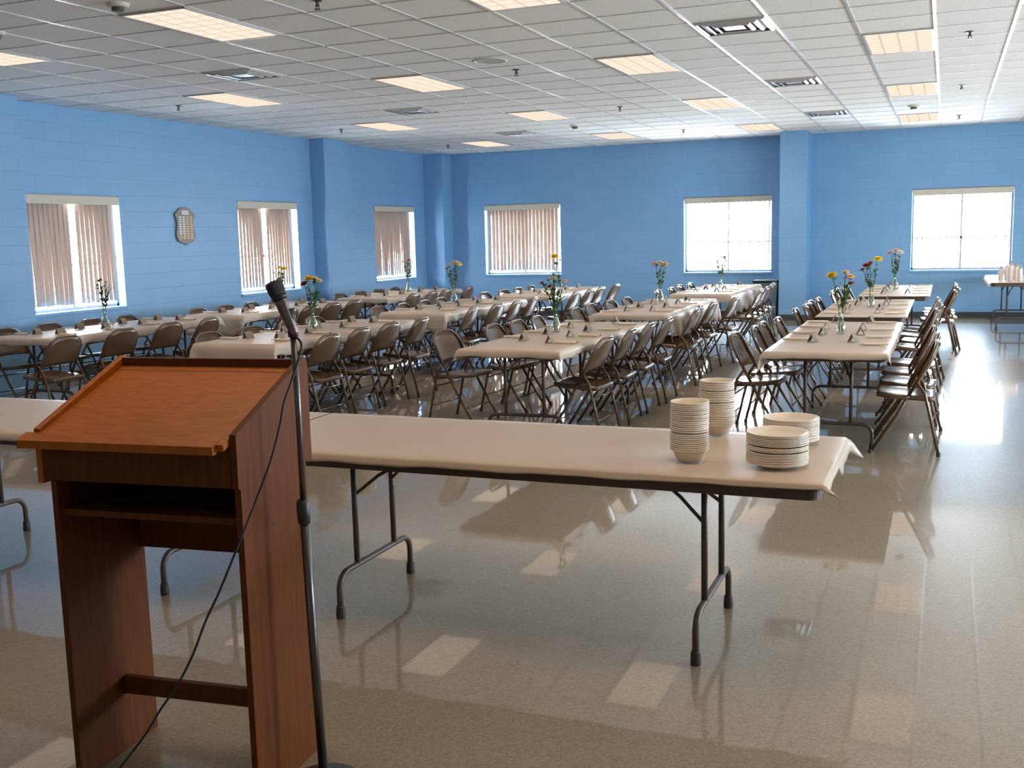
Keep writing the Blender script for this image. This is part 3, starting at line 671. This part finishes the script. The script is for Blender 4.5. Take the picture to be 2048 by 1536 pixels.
for key, tabs in ROWS.items():
    for ti, (cx, cy, dr) in enumerate(tabs):
        where = '%s table, %s' % (DN[ti], RN[key])
        TP.put((cx, cy, 0), PI / 2, 'long brown folding table under white cloth, ' + where, 'folding dining tables in four rows')
        z = TH + .003
        cloth(cx, cy, TW / 2 + .002, TL / 2 + .002, z, dr, hash((key, ti)) % 1 + ord(key) + ti, 'white plastic tablecloth hanging over the ' + where)
        for si, s in enumerate((-1, 1)):
            ys, off = CH[(key, ti)][si]
            for k, (Y, o) in enumerate(zip(ys, off)):
                X = cx + s * (TW / 2 + o - .185) ; rz = (-PI / 2 if s < 0 else PI / 2) + math.radians(rj.uniform(-5, 5))
                if (key, ti, si, k) == ('C', 0, 0, 0): rz += math.radians(-6)
                CP.put((X, Y, 0), rz, 'brown folding chair, %s from front, %s side of %s table, %s' % (ORD[k], ('left', 'right')[si], DN[ti], RN[key]), 'brown folding chairs at the dining tables')
            if (key, ti) == ('R', 0): ty = ([8.2, 8.79, 9.25, 9.95], [8.25, 8.8, 9.22, 9.95])[si]; ny = ([8.29, 8.83, 9.37, 9.9], [8.01, 8.55, 9.17, 9.85])[si]
            elif (key, ti) == ('C', 0): ty = ([7.98, 8.53, 9.15, 9.72], [7.84, 8.34, 8.84, 9.7])[si]; ny = ([8.17, 8.63, 9.2, 9.75], [7.79, 8.36, 8.91, 9.47])[si]
            else: ty = [cy + q + rj.uniform(-.05, .05) for q in (-.85, -.3, .3, .88)]; ny = [cy + q + rj.uniform(-.05, .05) for q in (-.95, -.35, .25, .85)]
            vx, vy = VPOS.get((key, ti), (99, 99))
            for k in range(4):
                X = cx + s * (.145 + rj.uniform(-.015, .015)); Y = ty[k]
                if math.hypot(X - vx, Y - vy) < .085: Y += .11
                CARDP.put((X, Y, z + .003), math.radians(rj.uniform(-14, 14)), 'folded tan place card, %s from front, %s half of %s table, %s' % (ORD[k], ('left', 'right')[si], DN[ti], RN[key]), 'folded place cards on the tables')
                NP.put((cx + s * (.297 + rj.uniform(-.01, .01)), ny[k] - (0 if abs(ny[k] - Y) > .08 else .0), z + .004), (0 if s < 0 else PI) + math.radians(rj.uniform(-6, 6)), 'cream rolled napkin, %s from front, %s edge of %s table, %s' % (ORD[k], ('left', 'right')[si], DN[ti], RN[key]), 'napkin rolls on the tables')
        if (key, ti) in VPOS:
            vx, vy = VPOS[(key, ti)]
            VSP.put((vx, vy, z + .003), 0, 'clear glass bud vase on the ' + where, 'glass bud vases on the tables')
            cnt = {}
            for k, (dx, dy, h, col, sz) in enumerate(BL[(key, ti)]):
                b = (vx + .012 * (1 if dx > 0 else -1) * .8, vy + dy * .3, z + .014)
                cnt[col] = cnt.get(col, 0) + 1; tot = sum(1 for q in BL[(key, ti)] if q[3] == col)
                order = sorted([q for q in BL[(key, ti)] if q[3] == col], key=lambda q: q[0]); pos = order.index((dx, dy, h, col, sz))
                nm = col + (' flower' if tot == 1 else ' flower, %s of %s,' % (('leftmost', 'rightmost')[pos] if tot == 2 else ('leftmost', 'middle', 'rightmost')[pos], ('two', 'three')[tot - 2]))
                flower(b, (vx + dx, vy + dy, z + h), col, sz, rj, '%s in the vase on %s table, %s' % (nm, DN[ti], RN[key]), 5 if key != 'L' else 6)
# ------------------------------------------------------------------ serving tables in front
FY, FD, FL = 4.02, .86, 2.44
F1, F2 = -.36 - FL / 2, -.36 - FL - .03 - FL / 2
FT = table_proto('serving_table', FL, FD - .02, TH, .455, 'x', 'two folding serving tables end to end')
FT.put((F1, FY, 0), 0, 'long brown folding table holding foam plates and bowls, front right', 'two folding serving tables end to end')
FT.put((F2, FY, 0), 0, 'long brown folding table at front left behind the wooden lectern', 'two folding serving tables end to end')
cloth(F1, FY, FL / 2, FD / 2, TH + .004, (.004, .07, .044, .06), 91, 'white plastic tablecloth under the foam plates and bowls', flare=1.1, grad=.5)
cloth(F2, FY, FL / 2, FD / 2, TH + .004, (.02, .004, .044, .06), 92, 'white plastic tablecloth on the table behind the wooden lectern')
FZ = TH + .008
def bowl_proto():
    p = [(0, .0), (.042, .0), (.046, .004), (.060, .035), (.0685, .044), (.0712, .0425), (.0716, .044)]
    q = [(.0685, .0485), (.0665, .047), (.058, .036), (.044, .006), (0, .003)]
    o = MB().lathe(p + [(.0716, .0488)] + q, 36).build('foam_bowl', FOAM, None, smooth=True); tag(o, 'x', 'bowl'); return Proto(o)
def plate_proto():
    prof = [(0, 0), (.072, 0), (.078, .003), (.098, .014), (.108, .0155), (.1098, .0142), (.1105, .0155), (.1105, .0184), (.110, .0192), (.107, .0192), (.096, .0165), (.076, .006), (.070, .0035), (0, .003)]
    m = MB(); n = 72; rings = []
    for r_, z_ in prof:
        ring = []
        for k in range(n if r_ > 0 else 1):
            rr = r_ * (1 + (.006 * math.cos(k * PI) if r_ > .09 else 0)); a = 2 * PI * k / n; ring.append(m.b.verts.new((rr * math.cos(a), rr * math.sin(a), z_)))
        rings.append(ring)
    for A, B in zip(rings, rings[1:]):
        for k in range(n):
            k2 = (k + 1) % n
            if len(A) == 1: m.face([A[0], B[k2], B[k]])
            elif len(B) == 1: m.face([A[k], A[k2], B[0]])
            else: m.face([A[k], A[k2], B[k2], B[k]])
    o = m.build('foam_plate', FOAMP, None, smooth=True); tag(o, 'x', 'plate'); return Proto(o)
BP = bowl_proto(); PP = plate_proto()
def stack(P, x, y, n, pitch, word, where, group, lean, gaps=()):
    z = FZ
    for k in range(n):
        if k in gaps: z += pitch * .55
        P.put((x + lean[0] * k + rj.uniform(-.0006, .0006), y + lean[1] * k + rj.uniform(-.0006, .0006), z), rj.uniform(0, 6), 'white foam %s, %s from the bottom of the %s' % (word, ORD[k], where), group, rot=(rj.uniform(-.006, .006), rj.uniform(-.006, .006), rj.uniform(0, 6)))
        z += pitch
stack(BP, -.868, 3.83, 24, .0075, 'bowl', 'nearer bowl stack', 'foam bowls in the nearer stack', (.0001, 0), (9,))
stack(BP, -.868, 4.37, 24, .0075, 'bowl', 'farther bowl stack', 'foam bowls in the farther stack', (-.0002, .0001), (13, 19))
stack(PP, -.545, 3.83, 18, .0059, 'plate', 'nearer plate stack', 'foam plates in the nearer stack', (.00005, 0), (8, 11))
stack(PP, -.555, 4.28, 15, .0059, 'plate', 'farther plate stack', 'foam plates in the farther stack', (0, 0), ())
# ------------------------------------------------------------------ lectern (local: u across, v away from the camera; origin at outer right back foot)
LX, LY, LYAW = -1.800, 2.688, .105
lec = empty('lectern', (LX, LY, 0), LYAW); tag(lec, 'tall reddish brown wooden lectern with slanted reading top at lower left', 'lectern')
t = .02
side = lambda x0: MB().prism([(-.385, 0), (-.005, 0), (-.005, .93), (.038, .925), (.038, 1.235), (.02, 1.25), (-.395, 1.085), (-.395, .935), (-.385, .93)], (x0, x0 + t), lambda a, b, e: (e, a, b))
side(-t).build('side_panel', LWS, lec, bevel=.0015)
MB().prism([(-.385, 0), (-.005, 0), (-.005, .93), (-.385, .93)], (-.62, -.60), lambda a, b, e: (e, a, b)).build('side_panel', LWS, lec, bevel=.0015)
MB().prism([(.038, .925), (.038, 1.235), (.02, 1.25), (-.395, 1.085), (-.395, .925)], (-.655, -.635), lambda a, b, e: (e, a, b)).build('side_rail', LWT, lec, bevel=.0015)
sl = lambda v: 1.072 + (v + .40) * (1.218 - 1.072) / .40       # height of the slanted top at v
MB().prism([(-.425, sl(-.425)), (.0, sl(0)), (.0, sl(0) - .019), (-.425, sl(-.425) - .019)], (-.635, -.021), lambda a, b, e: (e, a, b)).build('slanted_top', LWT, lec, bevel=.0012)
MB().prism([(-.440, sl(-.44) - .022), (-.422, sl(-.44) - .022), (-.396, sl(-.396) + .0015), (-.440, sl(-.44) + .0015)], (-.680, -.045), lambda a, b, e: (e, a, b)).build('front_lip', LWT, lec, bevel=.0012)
MB().box(-.635, -.0, .93, -.021, .018, 1.243).build('back_rail', LWS, lec, bevel=.0012)
MB().prism([(-.030, sl(-.03) + .001), (-.0285, sl(-.0285) + .001), (-.0285, sl(-.0285) + .0012), (-.030, sl(-.03) + .0012)], (-.634, -.022), lambda a, b, e: (e, a, b)).build('groove', BLK, lec)
MB().box(-.635, -.395, .935, -.021, -.377, 1.055).build('front_apron', LWS, lec, bevel=.0012)
MB().box(-.60, -.372, .826, -.021, -.024, .845).build('shelf', LWS, lec, bevel=.0012)
MB().box(-.60, -.022, .628, -.021, -.004, .93).build('back_panel', LWS, lec)
MB().box(-.60, -.165, .187, -.021, -.143, .245).build('stretcher', LWS, lec, bevel=.0015)
for v_, z_ in ((-.22, .79), (-.06, .16)):
    MB().lathe([(0, 0), (.006, 0), (.006, .0012), (0, .0012)], 12, (0, v_, z_), Matrix.Rotation(PI / 2, 4, 'Y')).build('screw_cap', BLK, lec)
# ------------------------------------------------------------------ microphone stand, microphone, cable
ms = empty('microphone_stand', (-1.652, 2.47, 0)); tag(ms, 'thin dark metal microphone stand on a round base beside the lectern', 'microphone stand')
MB().lathe([(0, .0), (.112, .0), (.115, .006), (.112, .016), (.05, .030), (.022, .036), (.018, .06), (0, .06)], 48).build('round_base', STANDB, ms, smooth=True)
MB().tube([(0, 0, .04), (-.012, 0, .45), (-.020, 0, .84)], .0135, 16).build('lower_pole', STAND, ms, smooth=True)
MB().tube([(-.020, 0, .80), (-.021, 0, .83), (-.0212, 0, .862), (-.0213, 0, .87)], [.017, .019, .019, .0145], 16).build('height_clutch', STANDB, ms, smooth=True)
MB().tube([(-.020, 0, .86), (-.020, 0, 1.1), (-.024, 0, 1.345)], .0085, 14).build('upper_pole', STAND, ms, smooth=True)
cl = MB().tube([(-.024, 0, 1.335), (-.0255, 0, 1.352), (-.026, 0, 1.365)], [.013, .0135, .011], 14); cl.tube([(-.026, -.014, 1.37), (-.026, .014, 1.37)], .009, 10)
cl.tube([(-.026, 0, 1.362), (-.032, 0, 1.385), (-.037, 0, 1.412)], [.009, .017, .0185], 14); cl.build('microphone_clip', BLK, ms, smooth=True)
mic = empty('microphone', (0, 0, 0)); tag(mic, 'dark handheld microphone tilted in the clip atop the stand', 'microphone')
A = Vector((-1.652 - .018, 2.47, 1.342)); B = Vector((-1.652 - .068, 2.47 - .02, 1.492)); D = B - A
pt = lambda f_: A + D * f_
mic.location = A
L_ = lambda f_: D * f_
MB().tube([L_(.0), L_(.04), L_(.3), L_(.58), L_(.66)], [.0115, .0125, .015, .0185, .0195], 18).build('handle', MICB, mic, smooth=True)
MB().tube([L_(.66), L_(.70), L_(.74)], [.0215, .0228, .0215], 18).build('collar', STANDB, mic, smooth=True)
MB().tube([L_(.74), L_(.84), L_(.94), L_(.985), L_(1.0)], [.0225, .025, .0245, .021, .007], 18).build('grille', MESHM, mic, smooth=True)
MB().tube([L_(-.05), L_(.02)], [.008, .0105], 12).build('plug', STANDB, mic, smooth=True)
def cat(P, n=6):
    P = [Vector(p) for p in P]; P = [P[0] * 2 - P[1]] + P + [P[-1] * 2 - P[-2]]; out = []
    for i in range(1, len(P) - 2):
        for k in range(n):
            t_ = k / n; a, b, c, d = P[i - 1:i + 3]; out.append(.5 * ((2 * b) + (-a + c) * t_ + (2 * a - 5 * b + 4 * c - d) * t_ ** 2 + (-a + 3 * b - 3 * c + d) * t_ ** 3))
    out.append(P[-2]); return out
cab = [tuple(pt(-.04)), (-1.645, 2.462, 1.318), (-1.624, 2.42, 1.29), (-1.633, 2.385, 1.22), (-1.640, 2.355, 1.165), (-1.645, 2.34, 1.11), (-1.655, 2.3, 1.015), (-1.684, 2.25, .895), (-1.698, 2.2, .812), (-1.735, 2.16, .698), (-1.766, 2.13, .616), (-1.797, 2.11, .53), (-1.837, 2.09, .45), (-1.883, 2.07, .382), (-1.922, 2.05, .315), (-1.987, 2.02, .226), (-2.05, 1.99, .13), (-2.10, 1.93, .04), (-2.16, 1.82, .006), (-2.3, 1.5, .005), (-2.3, 1.0, .005)]
tag(MB().tube(cat(cab), .0032, 8).build('microphone_cable', BLK, None, smooth=True), 'thin black cable hanging from the microphone across the lectern', 'cable')
# ------------------------------------------------------------------ side table with cups, bin, plaque
ST = table_proto('side_table', 2.44, .76, TH, .42, 'brown folding table with white cloth against the far wall at right edge', None)
ST.put((1.02, 18.2, 0), PI / 2)
cloth(1.02, 18.2, .382, 1.222, TH + .003, (.10, .05, .012, .05), 55, 'white plastic tablecloth on the side table at the right edge')
def cups():
    root = empty('cup_sleeve'); tag(root, 'x', 'cups', 'bagged stacks of foam cups on the side table')
    m = MB().lathe([(0, 0), (.034, 0), (.036, .01), (.043, .03), (.043, .22), (.038, .235), (0, .24)], 18)
    m.build('cup_stack', SLEEVE, root, smooth=True)
    MB().lathe([(.038, .232), (.022, .26), (.008, .28), (.016, .31), (0, .312)], 12).build('twisted_top', CUPD, root, smooth=True)
    return Proto(root)
CU = cups()
for i, (X, Y, sc, l) in enumerate(((.77, 17.25, .80, 'leftmost of the front ones'), (.86, 17.42, .82, 'standing behind the leftmost'), (.90, 17.18, .98, 'tallest, in the middle front'), (.99, 17.36, .86, 'standing behind the tallest'), (1.02, 17.12, .80, 'rightmost of the front ones'))):
    o = CU.put((X, Y, TH + .008), 0, 'bagged stack of pale foam cups on side table, ' + l); o.scale = (sc * 1.05, sc * 1.05, sc)
b = empty('trash_bin', (-2.94, 19.16, 0)); tag(b, 'slate blue rectangular trash bin beside the column at the far wall', 'bin')
MB().prism([(-.18, -.15), (.18, -.15), (.18, .15), (-.18, .15)], (0, .66), lambda a, b_, e: (a * (1 + e * .25), b_ * (1 + e * .2), e)).build('body', BINM, b, bevel=.008)
MB().box(-.222, -.182, .655, .222, .182, .70).build('rim', BINL, b, bevel=.006)
# award plaque: wooden shield with rows of metal plates
pl = empty('award_plaque', (XL, 11.95, 1.58)); pl.rotation_euler = (0, 0, PI / 2); tag(pl, 'shield shaped wooden award plaque with rows of small plates', 'plaque')
half = [(0, .0), (.05, .018), (.11, .032), (.165, .062), (.195, .11), (.198, .17), (.18, .23), (.172, .29), (.178, .35), (.205, .40), (.205, .43), (.17, .455), (.14, .475), (.10, .505), (.04, .517), (0, .519)]
sh = half + [(-x_, z_) for x_, z_ in reversed(half[1:-1])]
MB().prism(sh, (-.028, -.001), lambda a, b_, e: (a, e, b_)).build('wooden_shield', SHW, pl, bevel=.005)
MB().box(-.07, -.033, .415, .07, -.028, .475).build('title_plate', BRASS2, pl, bevel=.001)
for r_ in range(10):
    for c_ in range(4):
        x0 = -.145 + c_ * .076; z0 = .085 + r_ * .032
        MB().box(x0, -.032, z0, x0 + .060, -.028, z0 + .021).build('nameplate', BRASS if (c_ >= 2 or r_ < 2) else BRASS2, pl)
